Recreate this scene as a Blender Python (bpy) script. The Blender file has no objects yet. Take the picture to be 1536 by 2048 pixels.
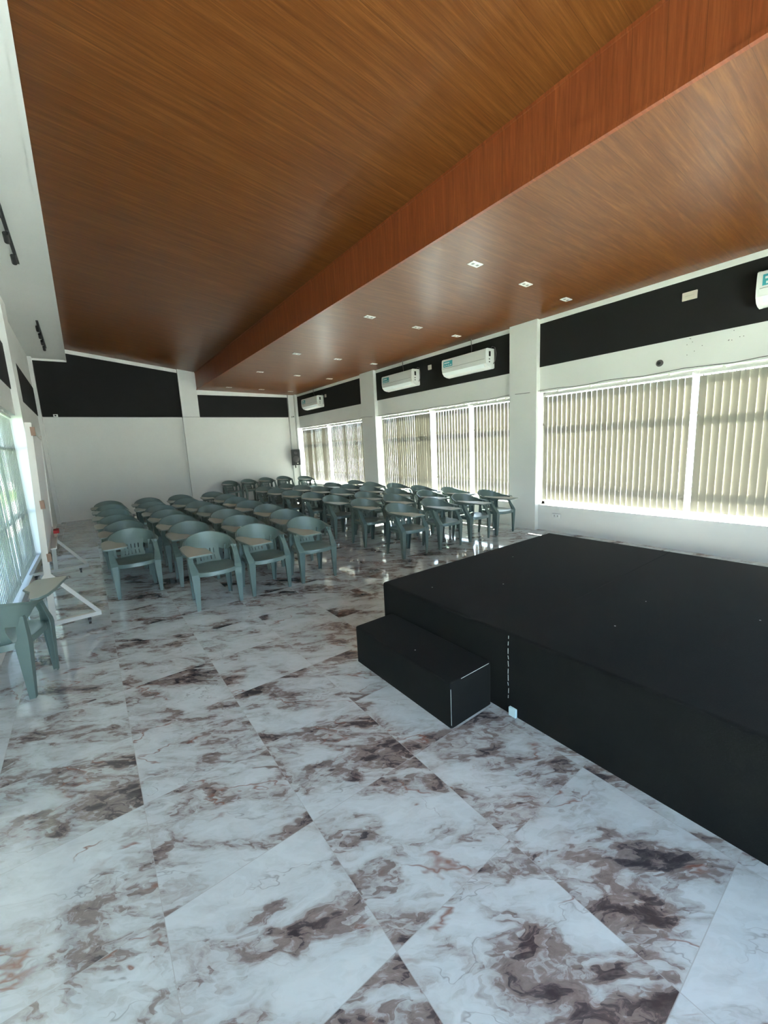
import bpy, bmesh, math, random
from mathutils import Vector, Matrix
random.seed(7)
PI = math.pi
S = bpy.context.scene
C = S.collection

# ------------------------------------------------------------------ camera
YAW, PITCH, ROLL, FPX = -0.632750040, -0.163407459, -0.0499277239, 802.444
CAM_H = 1.65
def cam_matrix():
    ca, sa = math.cos(YAW), math.sin(YAW); cb, sb = math.cos(PITCH), math.sin(PITCH); cc, sc = math.cos(ROLL), math.sin(ROLL)
    Ry = Matrix(((ca, sa, 0), (-sa, ca, 0), (0, 0, 1)))
    Rp = Matrix(((1, 0, 0), (0, cb, sb), (0, -sb, cb)))
    M = Matrix(((1, 0, 0), (0, 0, -1), (0, 1, 0)))
    Rr = Matrix(((cc, -sc, 0), (sc, cc, 0), (0, 0, 1)))
    R = Rr @ M @ Rp @ Ry
    r, d, f = Vector(R[0]), Vector(R[1]), Vector(R[2])
    m = Matrix((r, -d, -f)).transposed().to_4x4()
    m.translation = Vector((0, 0, CAM_H))
    return m
cd = bpy.data.cameras.new('camera'); cam = bpy.data.objects.new('camera', cd); C.objects.link(cam)
cam.matrix_world = cam_matrix()
cd.sensor_fit = 'HORIZONTAL'; cd.sensor_width = 36; cd.lens = FPX / 1536 * 36; cd.clip_start = 0.02; cd.clip_end = 300
S.camera = cam

# ------------------------------------------------------------------ world, sun, exposure
S.view_settings.view_transform = 'Standard'; S.view_settings.look = 'None'
S.view_settings.gamma = 1.0; S.view_settings.use_curve_mapping = False
S.view_settings.exposure = 2.35
W = bpy.data.worlds.new('sky'); S.world = W; W.use_nodes = True
wn = W.node_tree.nodes; wl = W.node_tree.links
for n in list(wn): wn.remove(n)
wo = wn.new('ShaderNodeOutputWorld'); bg = wn.new('ShaderNodeBackground'); sk = wn.new('ShaderNodeTexSky')
sk.sky_type = 'HOSEK_WILKIE'; sk.turbidity = 3.0; sk.ground_albedo = 0.4
SUN = Vector((1.0, 0.03, 1.2)).normalized()
sk.sun_direction = SUN
hs = wn.new('ShaderNodeHueSaturation'); hs.inputs['Saturation'].default_value = 0.75; wl.new(sk.outputs[0], hs.inputs['Color']); wl.new(hs.outputs[0], bg.inputs[0]); bg.inputs[1].default_value = 9.0
wl.new(bg.outputs[0], wo.inputs[0])
sd = bpy.data.lights.new('sun', 'SUN'); so = bpy.data.objects.new('sun', sd); C.objects.link(so)
sd.energy = 55.0; sd.angle = math.radians(0.8); sd.color = (1.0, 0.95, 0.86)
so.rotation_euler = SUN.to_track_quat('Z', 'Y').to_euler(); so.location = (20, 0, 20)
for nm, loc, rot, sx, sy in (('portal_front', (1.70, -1.33, 1.38), (-math.pi/2, 0, 0), 5.2, 2.75),
                             ('portal_right', (6.70, 6.85, 1.45), (0, -math.pi/2, 0), 1.98, 4.25), ('portal_right_near', (6.70, 2.0, 1.45), (0, -math.pi/2, 0), 1.98, 4.3),
                             ('portal_right_far', (6.70, 11.73, 1.45), (0, -math.pi/2, 0), 1.98, 4.26), ('portal_left', (-0.95, 6.78, 1.45), (0, math.pi/2, 0), 1.98, 4.33)):
    pl = bpy.data.lights.new(nm, 'AREA'); pl.shape = 'RECTANGLE'; pl.size = sx; pl.size_y = sy; pl.cycles.is_portal = True
    po = bpy.data.objects.new(nm, pl); C.objects.link(po); po.location = loc; po.rotation_euler = rot
S.cycles.max_bounces = 10; S.cycles.diffuse_bounces = 6; S.cycles.glossy_bounces = 5
S.cycles.transmission_bounces = 8; S.cycles.transparent_max_bounces = 12
S.cycles.caustics_reflective = True; S.cycles.caustics_refractive = False
S.cycles.sample_clamp_indirect = 6.0; S.cycles.blur_glossy = 0.3
S.cycles.use_denoising = True
try: S.cycles.denoiser = 'OPENIMAGEDENOISE'
except Exception: pass

# ------------------------------------------------------------------ helpers
def tag(o, label=None, cat=None, group=None, kind=None):
    if label: o['label'] = label
    if cat: o['category'] = cat
    if group: o['group'] = group
    if kind: o['kind'] = kind
    return o
def empty(name, loc=(0, 0, 0), rz=0.0):
    o = bpy.data.objects.new(name, None); C.objects.link(o); o.empty_display_size = 0.1
    o.location = loc; o.rotation_euler = (0, 0, rz); return o
def finish(bm, name, mats, parent=None, smooth=False, ang=35):
    bmesh.ops.recalc_face_normals(bm, faces=bm.faces)
    me = bpy.data.meshes.new(name); bm.to_mesh(me); bm.free()
    if smooth:
        for p in me.polygons: p.use_smooth = True
        me.set_sharp_from_angle(angle=math.radians(ang))
    if not isinstance(mats, (list, tuple)): mats = [mats]
    for m in mats: me.materials.append(m)
    o = bpy.data.objects.new(name, me); C.objects.link(o)
    if parent: o.parent = parent
    return o
def box(bm, x0, x1, y0, y1, z0, z1, mi=0, bev=0.0):
    vs = [bm.verts.new((x, y, z)) for x in (x0, x1) for y in (y0, y1) for z in (z0, z1)]
    idx = [(0, 1, 3, 2), (4, 6, 7, 5), (0, 4, 5, 1), (2, 3, 7, 6), (0, 2, 6, 4), (1, 5, 7, 3)]
    fs = []
    for i in idx:
        f = bm.faces.new([vs[k] for k in i]); f.material_index = mi; fs.append(f)
    if bev > 0:
        es = list({e for f in fs for e in f.edges})
        r = bmesh.ops.bevel(bm, geom=es, offset=bev, segments=2, affect='EDGES', profile=0.5)
        for f in r['faces']: f.material_index = mi
    return vs
def prism(bm, pts, axis, a, b, mi=0):
    """extrude closed 2D polygon along axis ('x','y','z') between a and b"""
    def P(u, v, w):
        return {'x': (w, u, v), 'y': (u, w, v), 'z': (u, v, w)}[axis]
    A = [bm.verts.new(P(u, v, a)) for u, v in pts]; B = [bm.verts.new(P(u, v, b)) for u, v in pts]
    n = len(pts)
    f = bm.faces.new(A); f.material_index = mi
    f = bm.faces.new(B[::-1]); f.material_index = mi
    for i in range(n):
        f = bm.faces.new((A[i], A[(i+1) % n], B[(i+1) % n], B[i])); f.material_index = mi
def loft(bm, rings, mi=0, cap=True):
    R = [[bm.verts.new(p) for p in r] for r in rings]
    n = len(rings[0])
    for a, b in zip(R, R[1:]):
        for i in range(n):
            f = bm.faces.new((a[i], a[(i+1) % n], b[(i+1) % n], b[i])); f.material_index = mi
    if cap:
        f = bm.faces.new(R[0][::-1]); f.material_index = mi
        f = bm.faces.new(R[-1]); f.material_index = mi
def bar(bm, p, q, w, h=None, mi=0):
    """rectangular bar from p to q"""
    p, q = Vector(p), Vector(q); d = (q - p).normalized(); h = h or w
    up = Vector((0, 1, 0)) if abs(d.y) < 0.9 else Vector((0, 0, 1))
    s = d.cross(up).normalized(); t = d.cross(s).normalized()
    loft(bm, [[c + s*a*w/2 + t*b*h/2 for a, b in ((-1, -1), (1, -1), (1, 1), (-1, 1))] for c in (p, q)], mi)
def tube(bm, pts, r, seg=8, mi=0):
    pts = [Vector(p) for p in pts]; rings = []
    for i, p in enumerate(pts):
        d = (pts[min(i+1, len(pts)-1)] - pts[max(i-1, 0)]).normalized()
        up = Vector((0, 0, 1)) if abs(d.z) < 0.95 else Vector((1, 0, 0))
        s = d.cross(up).normalized(); t = d.cross(s).normalized()
        rings.append([p + (s*math.cos(2*PI*k/seg) + t*math.sin(2*PI*k/seg))*r for k in range(seg)])
    loft(bm, rings, mi)
def sheet(bm, G, th, mask=None, mi=0):
    """thick sheet from a grid of points G[u][v]; mask[u][v] False leaves a hole"""
    nu, nv = len(G), len(G[0])
    G = [[Vector(p) for p in r] for r in G]
    N = [[None]*nv for _ in range(nu)]
    for u in range(nu):
        for v in range(nv):
            du = G[min(u+1, nu-1)][v] - G[max(u-1, 0)][v]; dv = G[u][min(v+1, nv-1)] - G[u][max(v-1, 0)]
            n = du.cross(dv); N[u][v] = n.normalized() if n.length > 1e-12 else Vector((0, 0, 1))
    A = [[None]*nv for _ in range(nu)]; B = [[None]*nv for _ in range(nu)]
    keep = lambda u, v: 0 <= u < nu-1 and 0 <= v < nv-1 and (mask is None or mask[u][v])
    for u in range(nu):
        for v in range(nv):
            if any(keep(a, b) for a in (u-1, u) for b in (v-1, v)):
                A[u][v] = bm.verts.new(G[u][v] + N[u][v]*th/2); B[u][v] = bm.verts.new(G[u][v] - N[u][v]*th/2)
    def face(vs):
        f = bm.faces.new(vs); f.material_index = mi
    for u in range(nu-1):
        for v in range(nv-1):
            if not keep(u, v): continue
            face((A[u][v], A[u+1][v], A[u+1][v+1], A[u][v+1])); face((B[u][v+1], B[u+1][v+1], B[u+1][v], B[u][v]))
            for (du, dv, p, q) in ((-1, 0, (u, v+1), (u, v)), (1, 0, (u+1, v), (u+1, v+1)), (0, -1, (u, v), (u+1, v)), (0, 1, (u+1, v+1), (u, v+1))):
                if not keep(u+du, v+dv):
                    face((A[p[0]][p[1]], A[q[0]][q[1]], B[q[0]][q[1]], B[p[0]][p[1]]))
def copy_tree(o, parent=None):
    c = o.copy(); C.objects.link(c)
    if parent: c.parent = parent
    for ch in o.children: copy_tree(ch, c)
    return c

# ------------------------------------------------------------------ materials
def mat(name, col=(0.8, 0.8, 0.8), rough=0.5, spec=0.5, metal=0.0):
    m = bpy.data.materials.new(name); m.use_nodes = True
    b = m.node_tree.nodes['Principled BSDF']
    b.inputs['Base Color'].default_value = (*col, 1); b.inputs['Roughness'].default_value = rough
    b.inputs['Specular IOR Level'].default_value = spec; b.inputs['Metallic'].default_value = metal
    return m
class NT:
    def __init__(s, m): s.t = m.node_tree; s.n = s.t.nodes; s.l = s.t.links; s.b = s.n['Principled BSDF']
    def new(s, t, **kw):
        n = s.n.new(t)
        for k, v in kw.items(): setattr(n, k, v)
        return n
    def link(s, a, b): s.l.new(a, b)
    def math(s, op, a, b=None, clamp=False):
        n = s.new('ShaderNodeMath', operation=op); n.use_clamp = clamp
        for i, v in enumerate((a, b)):
            if v is None: continue
            if isinstance(v, (int, float)): n.inputs[i].default_value = v
            else: s.link(v, n.inputs[i])
        return n.outputs[0]
    def vmath(s, op, a, b=None, scale=None):
        n = s.new('ShaderNodeVectorMath', operation=op)
        for i, v in enumerate((a, b)):
            if v is None: continue
            if isinstance(v, (tuple, list)): n.inputs[i].default_value = v
            else: s.link(v, n.inputs[i])
        if scale is not None: n.inputs['Scale'].default_value = scale
        return n.outputs[0]
    def ramp(s, fac, stops, interp='LINEAR'):
        n = s.new('ShaderNodeValToRGB'); n.color_ramp.interpolation = interp
        e = n.color_ramp.elements
        while len(e) < len(stops): e.new(0.5)
        for i, (p, c) in enumerate(stops):
            e[i].position = p; e[i].color = (*c, 1) if len(c) == 3 else c
        s.link(fac, n.inputs[0]); return n.outputs[0]
    def mix(s, fac, a, b, mode='MIX'):
        n = s.new('ShaderNodeMix', data_type='RGBA', blend_type=mode)
        for sock, v in ((n.inputs[0], fac), (n.inputs[6], a), (n.inputs[7], b)):
            if isinstance(v, (int, float)): sock.default_value = v
            elif isinstance(v, (tuple, list)): sock.default_value = (*v, 1) if len(v) == 3 else v
            else: s.link(v, sock)
        return n.outputs[2]
    def noise(s, vec, scale, detail=4, rough=0.5, dist=0.0):
        n = s.new('ShaderNodeTexNoise'); s.link(vec, n.inputs['Vector'])
        n.inputs['Scale'].default_value = scale; n.inputs['Detail'].default_value = detail
        n.inputs['Roughness'].default_value = rough; n.inputs['Distortion'].default_value = dist
        return n

def marble():
    m = mat('marble_tile', rough=0.07, spec=0.9); t = NT(m)
    co = t.new('ShaderNodeTexCoord').outputs['Object']
    g = t.vmath('DIVIDE', t.vmath('SUBTRACT', co, (0.01, 0.28, 0.0)), (0.6, 0.603, 1.0))
    fl = t.vmath('FLOOR', g); fr = t.vmath('FRACTION', g)
    flz = t.new('ShaderNodeSeparateXYZ'); t.link(fl, flz.inputs[0])
    cmb = t.new('ShaderNodeCombineXYZ'); t.link(flz.outputs[0], cmb.inputs[0]); t.link(flz.outputs[1], cmb.inputs[1])
    wn_ = t.new('ShaderNodeTexWhiteNoise', noise_dimensions='3D'); t.link(cmb.outputs[0], wn_.inputs['Vector'])
    # four printed faces: offset steps
    off = t.vmath('SCALE', t.vmath('FLOOR', t.vmath('SCALE', wn_.outputs['Color'], scale=5.0)), scale=3.7)
    p = t.vmath('ADD', t.vmath('MULTIPLY', fr, (0.6, 0.603, 0.0)), off)
    mp = t.new('ShaderNodeMapping'); t.link(p, mp.inputs[0]); mp.inputs['Rotation'].default_value = (0, 0, math.radians(34))
    q = t.vmath('MULTIPLY', mp.outputs[0], (0.6, 1.35, 1.0))
    wv = t.noise(q, 3.2, 4, 0.6)
    q2 = t.vmath('ADD', q, t.vmath('SCALE', t.vmath('SUBTRACT', wv.outputs['Color'], (0.5, 0.5, 0.5)), scale=0.42))
    big = t.noise(q2, 2.9, 2.0, 0.5).outputs[0]
    med = t.noise(q2, 10.0, 8, 0.66, 0.3).outputs[0]
    vor = t.new('ShaderNodeTexVoronoi', feature='F1'); t.link(q2, vor.inputs['Vector']); vor.inputs['Scale'].default_value = 26
    vs = t.new('ShaderNodeSeparateColor'); t.link(vor.outputs['Color'], vs.inputs[0])
    val = t.math('ADD', t.math('ADD', t.math('MULTIPLY', big, 0.62), t.math('MULTIPLY', med, 0.38)), t.math('MULTIPLY', vs.outputs[0], 0.06))
    pt = t.new('ShaderNodeSeparateColor'); t.link(wn_.outputs['Color'], pt.inputs[0])
    val = t.math('SUBTRACT', val, t.math('MULTIPLY', pt.outputs[2], 0.010))
    base = t.ramp(val, [(0.368, (0.055, 0.047, 0.052)), (0.412, (0.10, 0.084, 0.088)), (0.424, (0.20, 0.160, 0.152)), (0.462, (0.27, 0.225, 0.212)),
                        (0.474, (0.36, 0.345, 0.345)), (0.505, (0.46, 0.455, 0.455)), (0.515, (0.47, 0.49, 0.50)), (0.56, (0.54, 0.57, 0.59)), (0.66, (0.61, 0.645, 0.67))])
    # grey hairline veins
    v1 = t.noise(q2, 3.2, 3, 0.55, 0.2).outputs[0]
    r1 = t.math('ABSOLUTE', t.math('SUBTRACT', v1, 0.5))
    l1 = t.ramp(r1, [(0.0, (1, 1, 1)), (0.008, (0, 0, 0))])
    msk = t.ramp(t.noise(p, 3.0, 2).outputs[0], [(0.45, (0, 0, 0)), (0.6, (1, 1, 1))])
    c1 = t.mix(t.math('MULTIPLY', t.math('MULTIPLY', l1, msk), 0.6), base, (0.20, 0.17, 0.17))
    # rust veins, few
    v2 = t.noise(t.vmath('ADD', q2, (9.1, 4.2, 0)), 1.7, 3, 0.5, 0.2).outputs[0]
    r2 = t.math('ABSOLUTE', t.math('SUBTRACT', v2, 0.52))
    l2 = t.ramp(r2, [(0.0, (1, 1, 1)), (0.010, (0, 0, 0))])
    msk2 = t.ramp(t.noise(t.vmath('ADD', p, (3.3, 1.7, 0)), 4.2, 2).outputs[0], [(0.52, (0, 0, 0)), (0.60, (1, 1, 1))])
    c2 = t.mix(t.math('MULTIPLY', t.math('MULTIPLY', l2, msk2), 0.85), c1, (0.24, 0.10, 0.065))
    # joints
    fx = t.new('ShaderNodeSeparateXYZ'); t.link(fr, fx.inputs[0])
    def edge(o):
        a = t.math('MINIMUM', o, t.math('SUBTRACT', 1.0, o)); return t.math('LESS_THAN', a, 0.0022)
    jm = t.math('MAXIMUM', edge(fx.outputs[0]), edge(fx.outputs[1]))
    c3 = t.mix(t.math('MULTIPLY', jm, 0.75), c2, (0.30, 0.29, 0.29))
    t.link(c3, t.b.inputs['Base Color'])
    t.link(t.math('ADD', 0.06, t.math('MULTIPLY', jm, 0.4)), t.b.inputs['Roughness'])
    return m
def wood(name, axis, cross, dark, mid, light, pw=0.2, rough=0.33):
    """wood-print panels; grain along `axis`, panels stepped along `cross` (0,1,2)"""
    m = mat(name, rough=rough, spec=0.3); t = NT(m)
    co = t.new('ShaderNodeTexCoord').outputs['Object']
    sp = t.new('ShaderNodeSeparateXYZ'); t.link(co, sp.inputs[0])
    cr = t.math('DIVIDE', sp.outputs[cross], pw); idx = t.math('FLOOR', cr); fr = t.math('FRACT', cr)
    cb = t.new('ShaderNodeCombineXYZ')
    t.link(t.math('ADD', t.math('MULTIPLY', sp.outputs[axis], 0.9), t.math('MULTIPLY', idx, 3.17)), cb.inputs[0])
    t.link(t.math('MULTIPLY', sp.outputs[cross], 17.0), cb.inputs[1]); 
    v = cb.outputs[0]
    a = t.noise(v, 1.0, 5, 0.6, 1.2).outputs[0]
    b = t.noise(v, 3.4, 6, 0.7, 0.3).outputs[0]
    s = t.math('ADD', t.math('MULTIPLY', a, 0.55), t.math('MULTIPLY', b, 0.45))
    col = t.ramp(s, [(0.33, dark), (0.50, mid), (0.66, light)])
    cb2 = t.new('ShaderNodeCombineXYZ'); t.link(t.math('MULTIPLY', sp.outputs[axis], 1.6), cb2.inputs[0]); t.link(t.math('MULTIPLY', sp.outputs[cross], 34.0), cb2.inputs[1])
    k = t.noise(cb2.outputs[0], 1.0, 2, 0.5).outputs[0]
    dk = t.ramp(k, [(0.24, (1, 1, 1)), (0.33, (0, 0, 0))])
    col = t.mix(t.math('MULTIPLY', dk, 0.35), col, tuple(c*0.6 for c in dark))
    hl = t.ramp(k, [(0.66, (0, 0, 0)), (0.74, (1, 1, 1))])
    col = t.mix(t.math('MULTIPLY', hl, 0.35), col, tuple(min(1, c*1.5) for c in light))
    e = t.math('LESS_THAN', t.math('MINIMUM', fr, t.math('SUBTRACT', 1.0, fr)), 0.008)
    col = t.mix(t.math('MULTIPLY', e, 0.5), col, tuple(c*0.5 for c in dark))
    t.link(col, t.b.inputs['Base Color'])
    return m
def paint(name, col, rough=0.6, amp=0.05):
    m = mat(name, col, rough, 0.3); t = NT(m)
    co = t.new('ShaderNodeTexCoord').outputs['Object']
    n = t.noise(co, 1.7, 5, 0.6).outputs[0]
    c = t.mix(n, tuple(v*(1-amp) for v in col), tuple(min(1, v*(1+amp)) for v in col))
    t.link(c, t.b.inputs['Base Color'])
    bp = t.new('ShaderNodeBump'); bp.inputs['Strength'].default_value = 0.04; bp.inputs['Distance'].default_value = 0.01
    t.link(t.noise(co, 90, 3).outputs[0], bp.inputs['Height']); t.link(bp.outputs[0], t.b.inputs['Normal'])
    return m
def carpet():
    m = mat('black_carpet', (0.010, 0.0105, 0.011), 0.95, 0.15); t = NT(m)
    co = t.new('ShaderNodeTexCoord').outputs['Object']
    n = t.noise(co, 3.0, 5, 0.65).outputs[0]
    c = t.mix(n, (0.0052, 0.0050, 0.0046), (0.0105, 0.0100, 0.0092))
    f = t.noise(co, 260, 2, 0.6).outputs[0]
    c = t.mix(t.math('MULTIPLY', f, 0.5), c, (0.010, 0.010, 0.010))
    # pale lint and paint flecks
    vo = t.new('ShaderNodeTexVoronoi', feature='F1'); vo.inputs['Scale'].default_value = 7.0
    t.link(t.vmath('MULTIPLY', co, (1.0, 1.0, 0.75)), vo.inputs['Vector'])
    d = t.math('LESS_THAN', vo.outputs['Distance'], 0.036)
    sc_ = t.new('ShaderNodeSeparateColor'); t.link(vo.outputs['Color'], sc_.inputs[0])
    d = t.math('MULTIPLY', d, t.math('GREATER_THAN', sc_.outputs[0], 0.62))
    c = t.mix(t.math('MULTIPLY', d, 0.8), c, (0.55, 0.55, 0.52))
    t.link(c, t.b.inputs['Base Color'])
    t.b.inputs['Sheen Weight'].default_value = 0.02; t.b.inputs['Sheen Roughness'].default_value = 0.5
    bp = t.new('ShaderNodeBump'); bp.inputs['Strength'].default_value = 0.5; bp.inputs['Distance'].default_value = 0.003
    t.link(f, bp.inputs['Height']); t.link(bp.outputs[0], t.b.inputs['Normal'])
    return m
def vane_mat(name, col, tr):
    m = bpy.data.materials.new(name); m.use_nodes = True; nt = m.node_tree
    for n in list(nt.nodes): nt.nodes.remove(n)
    o = nt.nodes.new('ShaderNodeOutputMaterial'); d = nt.nodes.new('ShaderNodeBsdfDiffuse'); r = nt.nodes.new('ShaderNodeBsdfTranslucent')
    tc = nt.nodes.new('ShaderNodeTexCoord'); ns = nt.nodes.new('ShaderNodeTexNoise'); ns.inputs['Scale'].default_value = 60
    mp = nt.nodes.new('ShaderNodeMapping'); mp.inputs['Scale'].default_value = (1, 1, 0.05)
    nt.links.new(tc.outputs['Object'], mp.inputs[0]); nt.links.new(mp.outputs[0], ns.inputs['Vector'])
    cr = nt.nodes.new('ShaderNodeValToRGB'); nt.links.new(ns.outputs[0], cr.inputs[0])
    cr.color_ramp.elements[0].color = (*[c*0.9 for c in col], 1); cr.color_ramp.elements[1].color = (*col, 1)
    nt.links.new(cr.outputs[0], d.inputs[0]); nt.links.new(cr.outputs[0], r.inputs[0])
    x = nt.nodes.new('ShaderNodeMixShader'); x.inputs[0].default_value = tr
    nt.links.new(d.outputs[0], x.inputs[1]); nt.links.new(r.outputs[0], x.inputs[2]); nt.links.new(x.outputs[0], o.inputs[0])
    return m
def glass_mat():
    m = bpy.data.materials.new('window_glass'); m.use_nodes = True; nt = m.node_tree
    for n in list(nt.nodes): nt.nodes.remove(n)
    o = nt.nodes.new('ShaderNodeOutputMaterial'); a = nt.nodes.new('ShaderNodeBsdfTransparent'); g = nt.nodes.new('ShaderNodeBsdfGlossy')
    a.inputs[0].default_value = (0.90, 0.95, 0.93, 1); g.inputs['Roughness'].default_value = 0.02
    f = nt.nodes.new('ShaderNodeLayerWeight'); f.inputs[0].default_value = 0.5
    p5 = nt.nodes.new('ShaderNodeMath'); p5.operation = 'POWER'; nt.links.new(f.outputs['Facing'], p5.inputs[0]); p5.inputs[1].default_value = 5.0
    sc_ = nt.nodes.new('ShaderNodeMath'); sc_.operation = 'MULTIPLY_ADD'; nt.links.new(p5.outputs[0], sc_.inputs[0]); sc_.inputs[1].default_value = 0.9; sc_.inputs[2].default_value = 0.04
    x = nt.nodes.new('ShaderNodeMixShader'); nt.links.new(sc_.outputs[0], x.inputs[0])
    nt.links.new(a.outputs[0], x.inputs[1]); nt.links.new(g.outputs[0], x.inputs[2]); nt.links.new(x.outputs[0], o.inputs[0])
    return m
def plastic(name, col, rough=0.35, var=0.06):
    m = mat(name, col, rough, 0.45); t = NT(m)
    co = t.new('ShaderNodeTexCoord').outputs['Object']
    n = t.noise(co, 6, 4, 0.6).outputs[0]
    t.link(t.mix(n, tuple(v*(1-var) for v in col), tuple(v*(1+var) for v in col)), t.b.inputs['Base Color'])
    t.link(t.math('ADD', rough-0.04, t.math('MULTIPLY', n, 0.1)), t.b.inputs['Roughness'])
    return m
M = dict(
    floor=marble(),
    ceil=wood('ceiling_wood_panel', 0, 1, (0.090, 0.026, 0.005), (0.142, 0.046, 0.010), (0.21, 0.080, 0.020), rough=0.36),
    fascia=wood('fascia_wood_panel', 2, 1, (0.15, 0.034, 0.010), (0.22, 0.052, 0.015), (0.29, 0.080, 0.024), rough=0.4),
    white=paint('white_wall_paint', (0.74, 0.74, 0.715)),
    white2=paint('white_trim_paint', (0.80, 0.80, 0.77), 0.5, 0.02),
    black=paint('black_wall_paint', (0.012, 0.012, 0.012), 0.8, 0.15),
    carpet=carpet(), vane=vane_mat('grey_vane_fabric', (0.38, 0.36, 0.31), 0.13),
    vane2=vane_mat('pale_vane_fabric', (0.62, 0.64, 0.60), 0.42),
    glass=glass_mat(), alu=mat('grey_aluminium', (0.35, 0.35, 0.34), 0.4, 0.5, 0.6),
    rail=plastic('white_headrail', (0.62, 0.62, 0.58), 0.4),
    chair=plastic('green_grey_plastic', (0.122, 0.168, 0.154), 0.3, 0.05),
    tablet=plastic('beige_tablet_laminate', (0.36, 0.36, 0.31), 0.42, 0.04),
    wplastic=plastic('white_plastic', (0.78, 0.79, 0.77), 0.35, 0.02),
    teal=plastic('teal_sticker', (0.05, 0.36, 0.42), 0.4), mark=plastic('white_mark', (0.75, 0.8, 0.8), 0.5),
    dark=mat('dark_plastic', (0.02, 0.02, 0.021), 0.45), cable=mat('black_cable', (0.02, 0.02, 0.02), 0.6),
    vent=mat('dark_grey_vent', (0.10, 0.09, 0.09), 0.6), hole=mat('dark_hole', (0.10, 0.09, 0.09), 0.9),
    steel=paint('white_steel_tube', (0.47, 0.44, 0.40), 0.45, 0.03), board=plastic('board_surface', (0.80, 0.78, 0.78), 0.5, 0.01),
    red=mat('red_felt', (0.30, 0.02, 0.02), 0.8), tan=mat('tan_block', (0.40, 0.30, 0.22), 0.7), brown=mat('brown_bracket', (0.20, 0.11, 0.07), 0.6),
    beige=plastic('beige_plate', (0.66, 0.60, 0.52), 0.5), lens=mat('lens_glass', (0.02, 0.02, 0.03), 0.1),
    paper=mat('pale_blue_paper', (0.50, 0.66, 0.70), 0.6), thread=mat('white_thread', (0.55, 0.57, 0.55), 0.8),
    grey=plastic('grey_lamp_recess', (0.22, 0.23, 0.21), 0.5), grass=paint('lawn_grass', (0.12, 0.20, 0.05), 0.9, 0.4),
    pave=paint('pale_pavement', (0.30, 0.32, 0.33), 0.85, 0.08), leaf=paint('hedge_leaf', (0.05, 0.13, 0.03), 0.8, 0.5),
)

# ------------------------------------------------------------------ room shell
XL, XR, YB, YF = -0.78, 6.53, 14.1, -1.36
XC = 3.20                       # fascia plane
ZS = 4.33                       # soffit underside
ZHL, ZHR = 4.61, 4.21           # sloping ceiling left / at fascia
ZRL, ZRR = 3.69, 3.62           # right ceiling at fascia / at wall
T = 0.18
SILL, HEAD, LSILL = 0.46, 2.43, 0.10
def struct(name, bm, m, parent=None, smooth=False):
    o = finish(bm, name, m, parent, smooth)
    if parent is None: o['kind'] = 'structure'
    return o
b = bmesh.new(); box(b, -1.5, XR+T, YF-T, YB+T, -0.12, 0.0); struct('floor', b, M['floor'])
b = bmesh.new()
prism(b, [(0.0, ZHL), (XC, ZHR), (XC, ZHR+0.15), (0.0, ZHL+0.15)], 'y', YF-T, YB+T)
prism(b, [(XC+0.01, ZRL), (XR+T, ZRR), (XR+T, ZHR+0.15), (XC+0.01, ZHR+0.15)], 'y', YF-T, YB+T)
struct('ceiling', b, M['ceil'])
b = bmesh.new(); box(b, XC-0.02, XC+0.01, YF, YB, ZRL-0.005, ZHR+0.02)
box(b, XC-0.032, XC+0.005, YF, YB, ZRL-0.012, ZRL+0.016); box(b, XC-0.032, XC, YF, YB, ZHR-0.02, ZHR+0.004)
struct('trim_1', b, M['fascia'])
b = bmesh.new(); box(b, XL-T-0.4, 0.0, YF-T, YB+T, ZS, ZHL+0.15); box(b, -0.03, 0.012, YF, YB, ZS-0.01, ZHL-0.012)
struct('trim_2', b, M['white'])

PIL = [(-0.70, -0.15), (4.15, 4.70), (8.95, 9.60), (13.86, 14.1)]     # pillars along y
def side_wall(name, x0, x1, spans, ya, yb, ztop, SILL=SILL):
    b = bmesh.new(); y = ya
    for (a, c) in spans:
        box(b, x0, x1, y, a, 0, ztop); box(b, x0, x1, a, c, 0, SILL); box(b, x0, x1, a, c, HEAD, ztop); y = c
    box(b, x0, x1, y, yb, 0, ztop)
    bmesh.ops.remove_doubles(b, verts=b.verts, dist=1e-5)
    return struct(name, b, M['white'])
RW = [(-0.15, 4.15), (4.70, 8.95), (9.60, 13.86)]
side_wall('wall_right', XR, XR+T, RW, YF-T, YB+T, ZHR)
LW = [(4.62, 8.95), (9.60, 13.86)]
# left wall: the near stretch steps back at a doorway
side_wall('wall_left', XL-T, XL, [(4.62, 8.95)], 4.22, YB+T, ZS, LSILL)
b = bmesh.new(); box(b, -1.5, -1.5+T, YF-T, 4.22+T, 0, ZS); box(b, -1.5, XL-T, 4.22, 4.22+T, 0, ZS)
bmesh.ops.remove_doubles(b, verts=b.verts, dist=1e-5); struct('wall_left_near', b, M['white']).name = 'wall_near'
b = bmesh.new(); box(b, XL-T, XR+T, YB, YB+T, 0, ZHL+0.1); struct('wall_back', b, M['white'])
# glazed front behind the camera
b = bmesh.new()
box(b, -1.5, XR+T, YF-T, YF, 2.75, ZHL+0.1); box(b, -1.5, -0.9, YF-T, YF, 0, 2.75); box(b, 4.3, XR+T, YF-T, YF, 0, 2.75)
struct('wall_front', b, M['white'])
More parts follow.
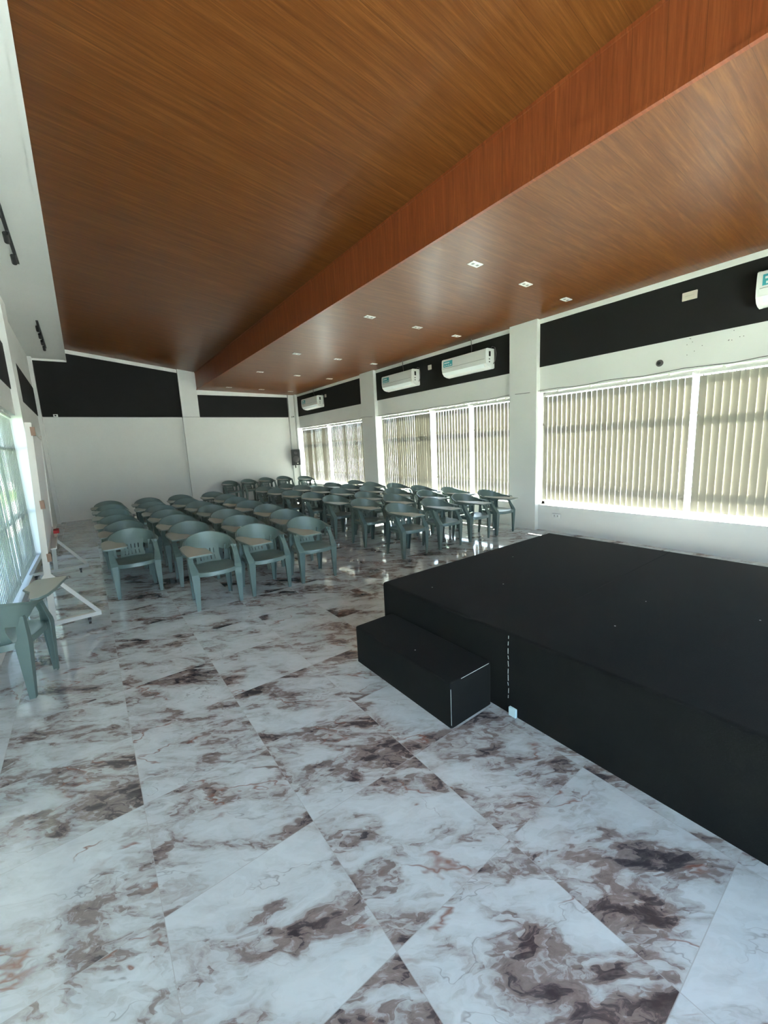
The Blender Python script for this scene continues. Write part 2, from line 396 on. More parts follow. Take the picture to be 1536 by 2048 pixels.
# pillars
tn = 3
for i, (a, c) in enumerate(PIL):
    b = bmesh.new(); box(b, XR-0.10, XR, a, c, 0, ZRR+0.01); struct('trim_%d' % tn, b, M['white']); tn += 1
    if a > 4.5 or i == 2:
        b = bmesh.new(); box(b, XL, XL+0.08, a, c, 0, ZS); struct('trim_%d' % tn, b, M['white']); tn += 1
b = bmesh.new(); prism(b, [(2.68, 0), (3.18, 0), (3.18, ZHR+0.01), (2.68, ZHR+0.07)], 'y', YB-0.10, YB); struct('trim_%d' % tn, b, M['white']); tn += 1
# black painted bands (thin boards) + white cornice
def band(x0, x1, y0, y1, z0, z1, mm=None):
    global tn
    b = bmesh.new(); box(b, x0, x1, y0, y1, z0, z1); struct('trim_%d' % tn, b, mm or M['black']); tn += 1
for a, c in ((-1.36, -0.70), (-0.15, 4.15), (4.70, 8.95), (9.60, 13.86)):
    band(XR-0.012, XR, a, c, 2.85, 3.55); band(XR-0.025, XR, a, c, 3.55, 3.635, M['white2'])
for a, c in ((4.22, 8.95), (9.60, 13.86)):
    band(XL, XL+0.012, a, c, 2.85, 3.55)
band(3.18, XR-0.1, YB-0.012, YB, 2.85, 3.54); band(3.18, XR-0.1, YB-0.025, YB, 3.54, 3.69, M['white2'])
b = bmesh.new(); prism(b, [(-0.70, 2.85), (2.68, 2.85), (2.68, ZHR+0.064-0.10), (0.0, ZHL-0.10), (0.0, ZS-0.05), (-0.70, ZS-0.05)], 'y', YB-0.012, YB)
struct('trim_%d' % tn, b, M['black']); tn += 1
b = bmesh.new(); prism(b, [(0.0, ZHL-0.10), (2.68, ZHR+0.064-0.10), (2.68, ZHR+0.064), (0.0, ZHL)], 'y', YB-0.03, YB)
box(b, -0.70, 0.01, YB-0.03, YB, ZS-0.05, ZS); struct('trim_%d' % tn, b, M['white2']); tn += 1
band(XR-0.30, XR-0.10, YB-0.10, YB, 0, 3.62, M['white'])

# windows: frame with transoms and mullions, glass panes
def window(n, x, y0, y1, muls, z0=SILL, z1=HEAD, tr=(0.86, 1.88)):
    w = empty('window_%d' % n, (0, 0, 0)); w['kind'] = 'structure'
    b = bmesh.new(); d = 0.03
    box(b, x-d, x+d, y0, y1, z0, z0+0.05); box(b, x-d, x+d, y0, y1, z1-0.05, z1)
    box(b, x-d, x+d, y0, y0+0.05, z0, z1); box(b, x-d, x+d, y1-0.05, y1, z0, z1)
    for m in muls: box(b, x-d, x+d, m-0.018, m+0.018, z0, z1)
    for z in tr: box(b, x-d, x+d, y0, y1, z-0.02, z+0.02)
    finish(b, 'window_frame', M['alu'], w)
    b = bmesh.new(); box(b, x-0.003, x+0.003, y0+0.02, y1-0.02, z0+0.02, z1-0.02); finish(b, 'window_pane', M['glass'], w)
XG = XR + 0.14
window(1, XG, -0.15, 4.15, ()); window(2, XG, 4.70, 8.95, ()); window(3, XG, 9.60, 13.86, ())
window(4, XL-0.14, 4.62, 8.95, (6.8,), z0=LSILL)
w = empty('window_5'); w['kind'] = 'structure'; b = bmesh.new()
for x in (-0.86, 0.4, 1.7, 3.0, 4.26): box(b, x-0.04, x+0.04, YF-0.12, YF-0.06, 0, 2.75)
box(b, -0.9, 4.3, YF-0.12, YF-0.06, 2.15, 2.22); box(b, -0.9, 4.3, YF-0.12, YF-0.06, 2.69, 2.75); finish(b, 'window_frame', M['alu'], w)
b = bmesh.new(); box(b, -0.9, 4.3, YF-0.095, YF-0.088, 0.01, 2.75); finish(b, 'window_pane', M['glass'], w)

# outdoors
b = bmesh.new(); box(b, -60, 60, -60, 60, -0.4, -0.25); struct('ground', b, M['pave'])
b = bmesh.new(); box(b, -9, -3.2, -20, 40, -0.25, -0.22); tag(finish(b, 'lawn', M['grass']), kind='structure')

# ------------------------------------------------------------------ stage and step
def rounded_block(x0, x1, y0, y1, z1, r):
    b = bmesh.new(); box(b, x0, x1, y0, y1, 0.0, z1)
    es = [e for e in b.edges if max(v.co.z for v in e.verts) > z1-1e-4]
    bmesh.ops.bevel(b, geom=es, offset=r, segments=4, affect='EDGES', profile=0.5)
    return b
ST = empty('stage_platform', (3.13, 0.7, 0))
tag(ST, 'large low black carpeted stage platform in the right foreground', 'stage')
finish(rounded_block(1.88-3.13, 4.38-3.13, -1.20-0.7, 2.64-0.7, 0.52, 0.022), 'carpeted_deck', M['carpet'], ST, True)
b = bmesh.new()
for yy in (1.377, 0.154): box(b, 1.90-3.13, 4.36-3.13, yy-0.7-0.003, yy-0.7+0.003, 0.5195, 0.5212)
finish(b, 'deck_seam', M['carpet'], ST)
b = bmesh.new(); rr = random.Random(3)
z = 0.10
while z < 0.50:                  # broken pale stitching on the front seam
    l = rr.uniform(0.012, 0.045); xx = 1.876-3.13
    bar(b, (xx, 1.377-0.7+rr.uniform(-0.002, 0.002), z), (xx, 1.377-0.7+rr.uniform(-0.003, 0.003), min(0.505, z+l)), 0.0022, 0.0022); z += l + rr.uniform(0.003, 0.02)
finish(b, 'seam_thread', M['thread'], ST)
SP = empty('stage_step', (1.66, 2.0, 0)); tag(SP, 'low black carpeted box step against the front of the stage', 'step')
finish(rounded_block(1.51-1.66, 1.872-1.66, 1.50-2.0, 2.51-2.0, 0.29, 0.016), 'step_box', M['carpet'], SP, True)
b = bmesh.new(); bar(b, (1.513-1.66, 1.502-2.0, 0.02), (1.513-1.66, 1.502-2.0, 0.25), 0.0016, 0.0016)
bar(b, (1.60-1.66, 1.5015-2.0, 0.2835), (1.85-1.66, 1.5015-2.0, 0.2835), 0.002, 0.002); finish(b, 'worn_edge', M['thread'], SP)
b = bmesh.new(); box(b, 1.862, 1.8795, 1.315, 1.365, 0.0, 0.055, 0, 0.003)
tag(finish(b, 'paper_tag', M['paper']), 'small pale blue card at the foot of the stage seam', 'card')

# ------------------------------------------------------------------ vertical blinds
def blind(x, y0, y1, label, group, ang, vm, pitch=0.08, wid=0.086, zt=2.345, zb=0.55, jitter=1.0, seed=1):
    r = random.Random(seed)
    root = empty('vertical_blind', (x, (y0+y1)/2, 0)); tag(root, label, 'window blind', group)
    cy = (y0+y1)/2
    b = bmesh.new(); box(b, -0.022, 0.022, y0-cy, y1-cy, 2.362, 2.402, 0, 0.003)
    for k in range(4):
        yy = y0-cy + (k+0.5)*(y1-y0)/4; box(b, -0.026, 0.026, yy-0.012, yy+0.012, 2.395, 2.432)
    finish(b, 'headrail', M['rail'], root)
    n = int((y1-y0)/pitch); st = (y1-y0)/n
    bb = bmesh.new(); G = []
    for i in range(5):
        s = -0.5 + i/4; G.append([(0.004*(1-4*s*s), s*wid, z) for z in (zb, zb+0.03, 1.4, zt)])
    sheet(bb, G, 0.0012)
    box(bb, -0.004, 0.004, -0.004, 0.004, zt-0.01, 2.365); v0 = finish(bb, 'vane', vm, root, True)
    for k in range(n):
        v = v0 if k == 0 else v0.copy()
        if k: C.objects.link(v); v.parent = root
        v.location = (0, y0-cy + (k+0.5)*st, 0); v.rotation_euler = (0, 0, math.radians(-(ang + r.gauss(0, jitter))))
    return root
XB = XR + 0.05
BR = 'vertical blinds on the right wall'
blind(XB, 1.955, 4.10, 'grey vertical blind nearest the big pillar, left of the bright gap beside the stage', BR, 8, M['vane'], seed=1)
blind(XB, -0.10, 1.88, 'grey vertical blind cut off by the right edge of the photo', BR, 8, M['vane'], seed=2)
blind(XB, 4.76, 5.68, 'short vertical blind beside the left face of the big pillar', BR, 6.5, M['vane'], seed=3)
blind(XB, 5.80, 6.80, 'vertical blind between two bright gaps in the middle window', BR, 6, M['vane'], seed=4)
blind(XB, 6.98, 8.83, 'wide vertical blind at the far end of the middle window', BR, 4.5, M['vane'], seed=5)
blind(XB, 9.66, 11.64, 'vertical blind in the near half of the far window', BR, 3.5, M['vane'], seed=6)
blind(XB, 11.86, 13.72, 'vertical blind next to the back corner behind the wall speaker', BR, 3, M['vane'], seed=7)
BL = 'vertical blinds on the left wall'
blind(XL-0.06, 4.68, 6.75, 'pale half open vertical blind at the left edge of the photo behind the single chair', BL, -4, M['vane2'], seed=8, zb=0.14)
blind(XL-0.06, 6.80, 8.70, 'pale vertical blind on the left wall behind the whiteboard', BL, -3, M['vane2'], seed=9, zb=0.14)

# ------------------------------------------------------------------ downlights
lights = [(3.95, 3.36), (4.98, 3.39), (5.99, 3.40), (3.95, 5.51), (4.98, 5.54), (5.99, 5.57), (3.96, 8.26), (4.98, 8.28), (6.01, 8.31),
          (3.95, 10.46), (4.99, 10.5), (6.02, 10.55), (3.94, 13.18), (4.98, 13.2), (6.0, 13.22)]
rown = ['row nearest the camera', 'second row from the camera', 'middle row', 'second row from the back wall', 'row nearest the back wall']
coln = ['next to the wooden beam', 'in the middle', 'next to the right wall']
def downlight():
    r = empty('ceiling_downlight'); b = bmesh.new()
    box(b, -0.085, 0.085, -0.05, 0.05, -0.008, 0.0, 0, 0.002); finish(b, 'faceplate', M['wplastic'], r)
    for s in (-1, 1):
        b = bmesh.new(); box(b, s*0.038-0.017, s*0.038+0.017, -0.017, 0.017, -0.0095, -0.006); finish(b, 'lamp', M['grey'], r)
    return r
dl = downlight()
for i, (x, y) in enumerate(lights):
    o = dl if i == 0 else copy_tree(dl)
    zc = ZRL + (ZRR-ZRL)*(x-XC)/(XR+T-XC)
    o.location = (x, y, zc); o.rotation_euler = (0, math.atan((ZRL-ZRR)/(XR+T-XC)), 0)
    tag(o, 'small white twin recessed light, %s, %s' % (rown[i//3], coln[i % 3]), 'ceiling light', 'downlights in the right ceiling')

# ------------------------------------------------------------------ air conditioners
def aircon(loc, label):
    L = 1.15; r = empty('air_conditioner', loc); tag(r, label, 'air conditioner', 'wall air conditioners on the black band')
    prof = [(0, 0.02), (0, 0.36), (-0.20, 0.36), (-0.235, 0.345), (-0.245, 0.30), (-0.248, 0.16), (-0.235, 0.09), (-0.19, 0.035), (-0.12, 0.01), (-0.03, 0.0)]
    b = bmesh.new(); prism(b, prof, 'y', -L/2+0.03, L/2-0.03); finish(b, 'body', M['wplastic'], r, True, 25)
    prof2 = [(x*1.01, 0.18+(z-0.18)*1.012) for x, z in prof]
    for s in (-1, 1):
        b = bmesh.new(); prism(b, prof2, 'y', s*(L/2-0.03), s*L/2); finish(b, 'end_cap', M['wplastic'], r, True, 25)
    b = bmesh.new(); prism(b, [(-0.241, 0.085), (-0.246, 0.088), (-0.198, 0.026), (-0.192, 0.030)], 'y', -L/2+0.06, L/2-0.06); finish(b, 'louvre', M['mark'], r)
    b = bmesh.new(); box(b, -0.2505, -0.246, -L/2+0.03, L/2-0.03, 0.168, 0.173); finish(b, 'panel_line', M['grey'], r)
    st = None
    b = bmesh.new(); prism(b, [(-0.2452, 0.31), (-0.2492, 0.195), (-0.2512, 0.195), (-0.2472, 0.31)], 'y', L/2-0.30, L/2-0.05); st = finish(b, 'sticker', M['teal'], r)
    b = bmesh.new()
    for k in range(4):
        yy = L/2-0.275 + k*0.055; prism(b, [(-0.2502, 0.235), (-0.2508, 0.21), (-0.2524, 0.21), (-0.2518, 0.235)], 'y', yy, yy+0.03)
    prism(b, [(-0.2485, 0.285), (-0.2495, 0.262), (-0.2512, 0.262), (-0.2500, 0.285)], 'y', L/2-0.22, L/2-0.07)
    finish(b, 'sticker_marks', M['mark'], st)
    b = bmesh.new(); box(b, -0.16, -0.11, -L/2-0.002, -L/2+0.002, 0.22, 0.31); box(b, -0.16, -0.13, -L/2-0.002, -L/2+0.002, 0.16, 0.18); box(b, -0.16, -0.13, -L/2-0.002, -L/2+0.002, 0.11, 0.13)
    finish(b, 'side_label', M['dark'], r)
    b = bmesh.new(); h = ZRR-loc[2]+0.03
    tube(b, [(-0.04, -0.05, 0.36), (-0.06, -0.07, 0.42), (-0.10, -0.11, 0.47), (-0.12, -0.12, 0.53), (-0.12, -0.12, h-0.03)], 0.008, 6)
    tube(b, [(-0.04, -L/2+0.08, 0.36), (-0.06, -L/2, 0.40), (-0.06, -L/2-0.06, 0.37), (-0.05, -L/2-0.08, 0.26), (-0.04, -L/2-0.05, 0.14), (-0.03, -L/2, 0.09)], 0.007, 6)
    finish(b, 'power_cable', M['vent'], r)
ZA = 2.99
aircon((XR-0.012, 12.45, ZA), 'white wall air conditioner farthest away, by the back corner above the speaker')
aircon((XR-0.012, 7.80, ZA), 'white wall air conditioner in the middle section, the left one of the pair')
aircon((XR-0.012, 5.68, ZA), 'white wall air conditioner with looped cable nearest the big pillar on its left')
aircon((XR-0.012, 0.76, ZA), 'white wall air conditioner cut off by the right edge of the photo')

# ------------------------------------------------------------------ boxes, outlets, vent, cameras on walls
def plate(y, z, w, h, label, m='beige', group=None, slots=True):
    r = empty('junction_box' if group else 'wall_outlet', (XR-0.012 if group else XR, y, z)); tag(r, label, 'electrical box' if group else 'outlet', group)
    b = bmesh.new(); box(b, -0.022, 0, -w/2, w/2, -h/2, h/2, 0, 0.004); finish(b, 'faceplate', M[m], r)
    b = bmesh.new()
    if slots:
        for s in (-1, 1): box(b, -0.0235, -0.02, s*w*0.2-0.006, s*w*0.2+0.006, -h*0.2, h*0.2)
    else: box(b, -0.0235, -0.02, -w*0.3, w*0.3, -0.001, 0.001)
    finish(b, 'socket', M['grey'], r)
JB = 'junction boxes on the black band'
plate(2.03, 3.35, 0.16, 0.10, 'beige junction box on the black band nearest the right edge', 'beige', JB, False)
plate(6.87, 3.33, 0.10, 0.10, 'small square junction box between two air conditioners', 'beige', JB, False)
plate(11.73, 3.32, 0.09, 0.09, 'tiny junction box right of the farthest air conditioner', 'beige', JB, False)
plate(3.79, 0.29, 0.15, 0.075, 'white power outlet low on the right wall under the blind', 'white2' if False else 'wplastic')
v = empty('pipe_hole_cover', (XR, 2.33, 2.58)); tag(v, 'small round dark grey pipe opening on the wall above the near blinds', 'vent')
b = bmesh.new(); bmesh.ops.create_cone(b, cap_ends=True, segments=24, radius1=0.045, radius2=0.04, depth=0.02, matrix=Matrix.Rotation(PI/2, 4, 'Y')); finish(b, 'rim', M['vent'], v, True)
b = bmesh.new(); bmesh.ops.create_cone(b, cap_ends=True, segments=20, radius1=0.022, radius2=0.022, depth=0.012, matrix=Matrix.Translation((-0.008, 0.008, 0)) @ Matrix.Rotation(PI/2, 4, 'Y')); finish(b, 'opening', M['dark'], v, True)
b = bmesh.new(); rr = random.Random(5)
for (y0, z0, n) in ((1.95, 2.72, 7), (1.55, 2.80, 9)):
    for k in range(n):
        y = y0 + rr.uniform(-0.09, 0.09); zz = z0 + rr.uniform(-0.12, 0.12); s = 0.004
        box(b, XR-0.0012, XR, y-s, y+s, zz-s, zz+s)
tag(finish(b, 'screw_holes', M['hole']), 'drilled screw holes in the white wall under the black band', 'holes', kind='stuff')
def seccam(loc, label):
    r = empty('security_camera', loc); tag(r, label, 'camera', 'security cameras on the back wall')
    b = bmesh.new(); box(b, -0.05, 0.05, -0.03, 0, -0.045, 0.045, 0, 0.008); finish(b, 'mount', M['wplastic'], r)
    b = bmesh.new(); bmesh.ops.create_cone(b, cap_ends=True, segments=20, radius1=0.038, radius2=0.034, depth=0.10, matrix=Matrix.Translation((0, -0.075, 0)) @ Matrix.Rotation(PI/2, 4, 'X')); hh = finish(b, 'camera_body', M['wplastic'], r, True)
    b = bmesh.new(); bmesh.ops.create_cone(b, cap_ends=True, segments=16, radius1=0.02, radius2=0.02, depth=0.006, matrix=Matrix.Translation((0, -0.126, 0)) @ Matrix.Rotation(PI/2, 4, 'X')); finish(b, 'lens', M['lens'], hh, True)
seccam((-0.42, YB-0.012, 2.87), 'white security camera at the left end of the back wall')
seccam((6.33, YB-0.10, 2.85), 'white security camera in the right back corner above the speaker')

# speaker
sp = empty('wall_speaker', (6.25, YB-0.30, 1.06), math.radians(-22)); tag(sp, 'black wall mounted loudspeaker in the right back corner', 'speaker')
b = bmesh.new(); prism(b, [(-0.16, -0.13), (0.16, -0.13), (0.11, 0.13), (-0.11, 0.13)], 'z', 0.05, 0.62)
for v_ in b.verts:
    if v_.co.z < 0.1 and v_.co.y < 0: v_.co.y += 0.05
bmesh.ops.bevel(b, geom=list(b.edges), offset=0.012, segments=2, affect='EDGES'); finish(b, 'cabinet', M['dark'], sp, True)
def disc(bm, cx, cz, y, r, h=0.01):
    bmesh.ops.create_cone(bm, cap_ends=True, segments=28, radius1=r, radius2=r*0.85, depth=h, matrix=Matrix.Translation((cx, y, cz)) @ Matrix.Rotation(PI/2, 4, 'X'))
b = bmesh.new(); disc(b, 0, 0.27, -0.118, 0.115); finish(b, 'woofer', M['vent'], sp, True)
b = bmesh.new(); disc(b, 0, 0.50, -0.135, 0.06); finish(b, 'horn', M['vent'], sp, True)
b = bmesh.new(); box(b, 0.03, 0.075, -0.098, -0.088, 0.10, 0.13); finish(b, 'badge', M['beige'], sp)
b = bmesh.new(); box(b, -0.05, -0.01, -0.02, 0.05, -0.05, 0.06); box(b, -0.05, 0.06, 0.0, 0.22, 0.16, 0.20); box(b, -0.05, 0.06, 0.12, 0.15, 0.1, 0.45); finish(b, 'bracket', M['dark'], sp)

# cable along the walls
b = bmesh.new()
pts = []
for k in range(60):
    y = -1.0 + k*(13.9+1.0)/59
    inp = any(a-0.03 <= y <= c+0.03 for a, c in PIL)
    pts.append((XR-(0.108 if inp else 0.012), y, 2.452 + 0.012*math.sin(k*1.7)))
tube(b, pts, 0.004, 5); tag(finish(b, 'wall_cable', M['cable']), 'thin black cable strung along the right wall just above the blinds', 'cable')
b = bmesh.new(); tube(b, [(-0.68, YB-0.018, 2.846), (2.66, YB-0.018, 2.842), (2.69, YB-0.106, 2.842), (3.17, YB-0.106, 2.842), (3.2, YB-0.018, 2.842), (6.2, YB-0.018, 2.846)], 0.004, 5)
tag(finish(b, 'wall_cable', M['cable']), 'thin black cable along the lower edge of the black band on the back wall', 'cable')

# track lights in the soffit
def track(y0, y1, n, label):
    r = empty('track_light', (-0.34, (y0+y1)/2, ZS)); tag(r, label, 'track light', 'track lights under the white soffit'); h = (y1-y0)/2
    b = bmesh.new(); box(b, -0.018, 0.018, -h, h, -0.02, 0); finish(b, 'track_rail', M['dark'], r)
    for k in range(n):
        y = -h + (k+0.5)*2*h/n
        b = bmesh.new(); box(b, -0.012, 0.012, y-0.05, y+0.05, -0.045, -0.018)
        bmesh.ops.create_cone(b, cap_ends=True, segments=20, radius1=0.028, radius2=0.026, depth=0.13, matrix=Matrix.Translation((-0.02, y, -0.085)) @ Matrix.Rotation(math.radians(70), 4, 'X')); finish(b, 'spotlight', M['dark'], r, True)
track(5.05, 7.6, 4, 'black track light under the white soffit at the left edge of the photo')
track(10.4, 12.7, 4, 'black track light under the white soffit near the back wall')

# ------------------------------------------------------------------ whiteboard on wheels
wb = empty('mobile_whiteboard', (-0.455, 6.17, 0), math.radians(1.9)); tag(wb, 'large mobile whiteboard on white steel stand along the left wall', 'whiteboard')
YN, YFa = 4.95-6.17, 7.40-6.17
b = bmesh.new(); box(b, -0.012, 0.012, YN+0.03, YFa-0.03, 0.74, 1.96)
for v_ in b.verts: v_.co.x += (v_.co.z-0.74)*0.045
finish(b, 'board_panel', M['board'], wb)
b = bmesh.new(); xo = lambda z: (z-0.74)*0.045
box(b, -0.02, 0.02, YN+0.02, YFa-0.02, 0.715, 0.745); box(b, -0.02+xo(1.96), 0.02+xo(1.96), YN+0.02, YFa-0.02, 1.955, 1.985)
for y in (YN+0.02, YFa-0.045): bar(b, (0, y+0.012, 0.73), (xo(1.97), y+0.012, 1.97), 0.04, 0.025)
finish(b, 'board_frame', M['rail'], wb)
for y in (YN, YFa):
    b = bmesh.new(); bar(b, (-0.03, y, 0.10), (xo(2.02), y, 2.02), 0.05, 0.03); finish(b, 'post', M['steel'], wb)
    b = bmesh.new(); box(b, -0.325, 0.355, y-0.02, y+0.02, 0.075, 0.115); finish(b, 'foot_bar', M['steel'], wb)
    for s in (-1, 1):
        b = bmesh.new(); bar(b, (s*0.33 + 0.015, y, 0.10), (-0.01, y, 0.60), 0.035, 0.025); finish(b, 'brace', M['steel'], wb)
        b = bmesh.new()
        cx = (0.25 if s > 0 else -0.26)
        bmesh.ops.create_cone(b, cap_ends=True, segments=18, radius1=0.034, radius2=0.034, depth=0.022, matrix=Matrix.Translation((cx, y, 0.034)) @ Matrix.Rotation(PI/2, 4, 'Y'))
        box(b, cx-0.016, cx+0.016, y-0.014, y+0.014, 0.045, 0.078); finish(b, 'caster', M['dark'], wb, True)
b = bmesh.new(); box(b, 0.02, 0.075, -0.5, 0.9, 0.70, 0.712); box(b, 0.07, 0.075, -0.5, 0.9, 0.70, 0.73); finish(b, 'pen_tray', M['rail'], wb)
for z in (0.74, 1.25, 1.93):
    b = bmesh.new(); box(b, 0.012+xo(z), 0.045+xo(z), YN-0.02, YN+0.03, z-0.03, z+0.05); finish(b, 'clamp', M['brown'], wb)
er = empty('board_eraser', (-0.455+0.046, 6.55, 0.7135), math.radians(1.9)); tag(er, 'red and tan felt eraser resting on the whiteboard tray', 'eraser')
b = bmesh.new(); box(b, -0.014, 0.018, -0.09, 0.09, 0.0, 0.05, 0, 0.004); finish(b, 'felt_pad', M['tan'], er)
b = bmesh.new(); box(b, -0.014, 0.045, -0.095, 0.095, 0.05, 0.09, 0, 0.006); finish(b, 'handle', M['red'], er)

# ------------------------------------------------------------------ tablet armchair (faces local -y, tablet on its -x side)
def make_chair():
    root = empty('tablet_chair')
    # seat: dished top with rolled skirt
    b = bmesh.new()
    def out(a, s=1.0):
        c, sn = math.cos(a), math.sin(a)
        n = 3.2; x = math.copysign(abs(c)**(2/n), c)*0.235*s; y = math.copysign(abs(sn)**(2/n), sn)*0.235*s
        x *= 1 + (-y)*0.22
        if y < 0: y -= 0.035*(1-(x/0.24)**2)*s
        return x, y-0.035
    NA = 40; rings = []
    for s, z in ((0.0, 0.400), (0.35, 0.401), (0.62, 0.405), (0.82, 0.413), (0.93, 0.421), (0.985, 0.420), (1.0, 0.410), (1.005, 0.375)):
        rings.append([(*out(2*PI*k/NA, max(s, 0.02)), z) for k in range(NA)])
    for s, z in ((0.985, 0.375), (0.975, 0.402), (0.90, 0.405), (0.6, 0.394), (0.02, 0.389)):
        rings.append([(*out(2*PI*k/NA, s), z) for k in range(NA)])
    loft(b, rings); finish(b, 'seat', M['chair'], root, True, 50)
    # hood: band wrapping the back and running forward into the arms
    b = bmesh.new(); G = []
    NU = 36
    for i in range(NU+1):
        t = -1 + 2*i/NU; a = t*math.radians(112); k = abs(t)
        sm = lambda e0, e1, x: (lambda q: q*q*(3-2*q))(max(0, min(1, (x-e0)/(e1-e0))))
        zt = 0.755 - 0.110*sm(0.02, 1.0, k); hgt = 0.175 - 0.135*sm(0.42, 0.9, k)
        lean = 0.035*(1 - sm(0.4, 0.95, k))
        row = []
        for j in range(6):
            w_ = j/5; rr_ = 1 + 0.0*w_
            x = (0.244 + lean*w_*0.8 - 0.006)*math.sin(a); y = 0.035 + (0.225 + lean*w_*1.3)*math.cos(a)
            if k > 0.8: y -= 0.10*((k-0.8)/0.2)
            bulge = 0.010*math.sin(PI*w_)
            row.append((x*(1+bulge), y*(1+bulge), zt - hgt*(1-w_)))
        # rolled rim
        p = Vector(row[-1]); c = Vector((0, 0.03, p.z)); o_ = (p-c); o_.z = 0; o_.normalize()
        rw = 0.018 + 0.03*sm(0.6, 0.9, k)
        row.append(tuple(p + o_*rw*0.6 + Vector((0, 0, 0.004)))); row.append(tuple(p + o_*rw + Vector((0, 0, -0.010))))
        G.append(row)
    sheet(b, G, 0.0045)
    # centre panel with two rows of slots
    G = []; mask = []
    us = [-0.125, -0.10, -0.082, -0.072, -0.05, -0.040, -0.012+0.0, -0.002, 0.002+0.026, 0.038, 0.066, 0.076, 0.10, 0.125]
    vs = [0.0, 0.06, 0.15, 0.20, 0.42, 0.52, 0.78, 0.86, 1.0]
    for u in us:
        G.append([(u*(1+0.10*abs(1-2*v_)), 0.165 + 0.085*v_**0.7 - 1.6*u*u, 0.398 + 0.215*v_) for v_ in vs])
    slotu = {2, 4, 6, 8, 10}
    for iu in range(len(us)-1): mask.append([not (iu in slotu and (iv == 3 or iv == 5)) for iv in range(len(vs)-1)])
    sheet(b, G, 0.0045, mask)
    finish(b, 'backrest', M['chair'], root, True, 45)
    # legs: tapered open angle section
    def leg(fx, fy, tx, ty, zt, wt, wb_, sx, sy, extra=None):
        b = bmesh.new(); rings = []
        stn = [(0.0, fx, fy, wb_), (zt, tx, ty, wt)] if not extra else [(0.0, fx, fy, wb_), (0.40, tx, ty, wt), *extra]
        for z, x, y, w_ in stn:
            th = 0.006
            L = [(0, 0), (-w_, 0), (-w_, th), (-th, th), (-th, w_), (0, w_)]
            rings.append([(x + sx*px, y - sy*py if sy > 0 else y + py, z) for px, py in L])
        loft(b, rings)
        # stiffening fold on the open side
        rings = []
        for z, x, y, w_ in stn:
            q = [(-w_, 0), (-w_, w_*0.35), (-w_+0.005, w_*0.35), (-w_+0.005, 0)]
            rings.append([(x + sx*px, y - sy*py if sy > 0 else y + py, z) for px, py in q])
        loft(b, rings)
        return b
    for s in (-1, 1):
        ztop = 0.655 if s < 0 else 0.64
        b = leg(s*0.240, -0.225, s*0.258, -0.245, 0.40, 0.080, 0.036, s, -1,
                extra=[(0.44, s*0.262, -0.22, 0.074), (0.52, s*0.262, -0.155, 0.052), (ztop-0.03, s*0.258, -0.10, 0.052), (ztop, s*0.258, -0.095, 0.062)])
        finish(b, 'leg', M['chair'], root)
        b = leg(s*0.222, 0.215, s*0.232, 0.185, 0.40, 0.078, 0.036, s, 1,
                extra=[(0.45, s*0.232, 0.180, 0.058), (0.60, s*0.226, 0.172, 0.045)])
        finish(b, 'leg', M['chair'], root)
    # writing tablet
    P = [(-0.315, -0.54), (-0.325, -0.22), (-0.315, -0.04), (-0.285, 0.03), (-0.235, 0.045), (-0.205, -0.03), (-0.17, -0.16), (-0.115, -0.235), (-0.085, -0.28), (-0.075, -0.535), (-0.09, -0.555), (-0.30, -0.56)]
    tb = empty('t'); bpy.data.objects.remove(tb)
    b = bmesh.new(); prism(b, P, 'z', 0.662, 0.676)
    bmesh.ops.bevel(b, geom=[e for e in b.edges], offset=0.004, segments=2, affect='EDGES')
    prism(b, [(-0.30, -0.30), (-0.22, -0.30), (-0.235, -0.12), (-0.29, -0.12)], 'z', 0.635, 0.664)
    tab = finish(b, 'writing_tablet', M['chair'], root, True)
    cx = sum(p[0] for p in P)/len(P); cy = sum(p[1] for p in P)/len(P)
    b = bmesh.new(); prism(b, [(cx+(x-cx)*0.94, cy+(y-cy)*0.965) for x, y in P], 'z', 0.674, 0.6785); finish(b, 'tablet_top', M['tablet'], tab)
    return root
chair = make_chair(); used = [False]
def place(x, y, rz, label, group):
    o = copy_tree(chair) if used[0] else chair
    used[0] = True
    o.location = (x, y, 0); o.rotation_euler = (0, 0, math.radians(rz)); tag(o, label, 'chair', group)
    return o
K = 1.0465; rj = random.Random(11)
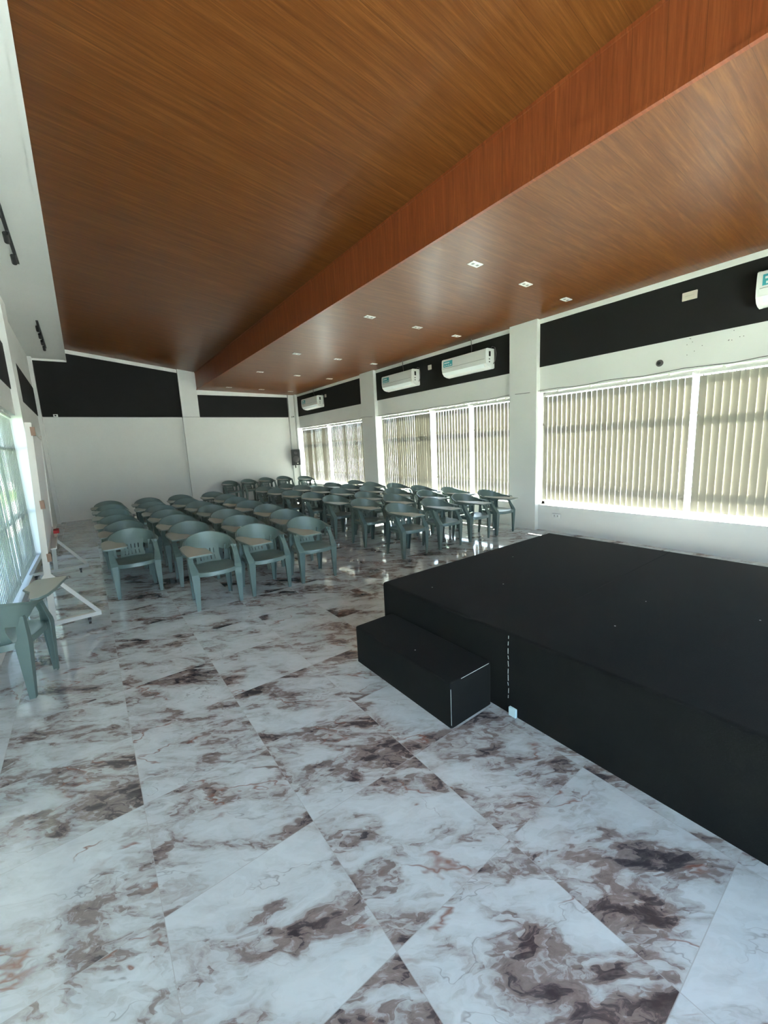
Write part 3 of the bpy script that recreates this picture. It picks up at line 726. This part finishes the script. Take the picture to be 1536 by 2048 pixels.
cols = {
 'c1': ('leftmost column of the left block', [(0.39, 5.78), (0.38, 6.60), (0.35, 7.28), (0.35, 8.40), (0.36, 9.29), (0.35, 10.02)]),
 'c2': ('second column of the left block', [(1.02, 4.74), (1.03, 5.72), (1.03, 6.52), (1.02, 7.31), (1.03, 8.12), (0.99, 8.71), (1.03, 9.90)]),
 'c3': ('third column of the left block', [(1.58, 4.76), (1.66, 5.64), (1.70, 6.40), (1.70, 7.27), (1.67, 8.05), (1.60, 8.82), (1.66, 9.86)]),
 'c4': ('fourth column of the left block', [(2.19, 4.75), (2.30, 5.60), (2.35, 6.42), (2.31, 7.20), (2.33, 8.03), (2.36, 8.83), (2.32, 9.79)]),
 'r1': ('first column of the right block', [(3.68, 4.62), (3.67, 5.56), (3.64, 6.47), (3.64, 7.35), (3.57, 8.16), (3.56, 8.97), (3.57, 9.62)]),
 'r2': ('second column of the right block', [(4.36, 4.59), (4.34, 5.57), (4.30, 6.42), (4.38, 7.50), (4.33, 8.05), (4.25, 9.01), (4.21, 9.72)]),
 'r3': ('third column of the right block', [(5.02, 4.58), (5.06, 5.49), (4.98, 6.37), (4.99, 7.30), (4.99, 8.10), (5.04, 9.0)]),
 'r4': ('right block column beside the blinds', [(5.66, 4.57), (5.67, 5.48), (5.61, 6.29), (5.67, 7.22), (5.57, 7.95), (5.70, 8.92)]),
}
onm = ['front', 'second', 'third', 'fourth', 'fifth', 'sixth', 'seventh']
for key, (cn, pts) in cols.items():
    ylast = -9
    for i, (x, y) in enumerate(pts):
        yy = max(y*K - (0.25 if key[0] == 'c' else 0.19), ylast + 0.85); ylast = yy
        w_ = 'front chair' if i == 0 else '%s chair from the front' % onm[i]
        place(x*K - 0.055, yy, rj.uniform(-3, 3), 'green tablet armchair, %s, %s' % (w_, cn),
              'tablet chairs in the left block' if key[0] == 'c' else 'tablet chairs in the right block')
bk = ['leftmost of the five', 'second from the left of the five', 'middle one of the five', 'fourth from the left of the five', 'rightmost of the five']
for i, (x, y) in enumerate([(3.80, 13.62), (4.42, 13.60), (5.04, 13.64), (5.66, 13.58), (6.08, 12.70)]):
    place(x, y, rj.uniform(-4, 4), 'green tablet armchair near the back wall, %s' % bk[i], 'tablet chairs along the back wall')
place(-0.665, 3.88, 180-13, 'single green tablet armchair cut off by the left edge, in front of the whiteboard', 'chair by the left window')
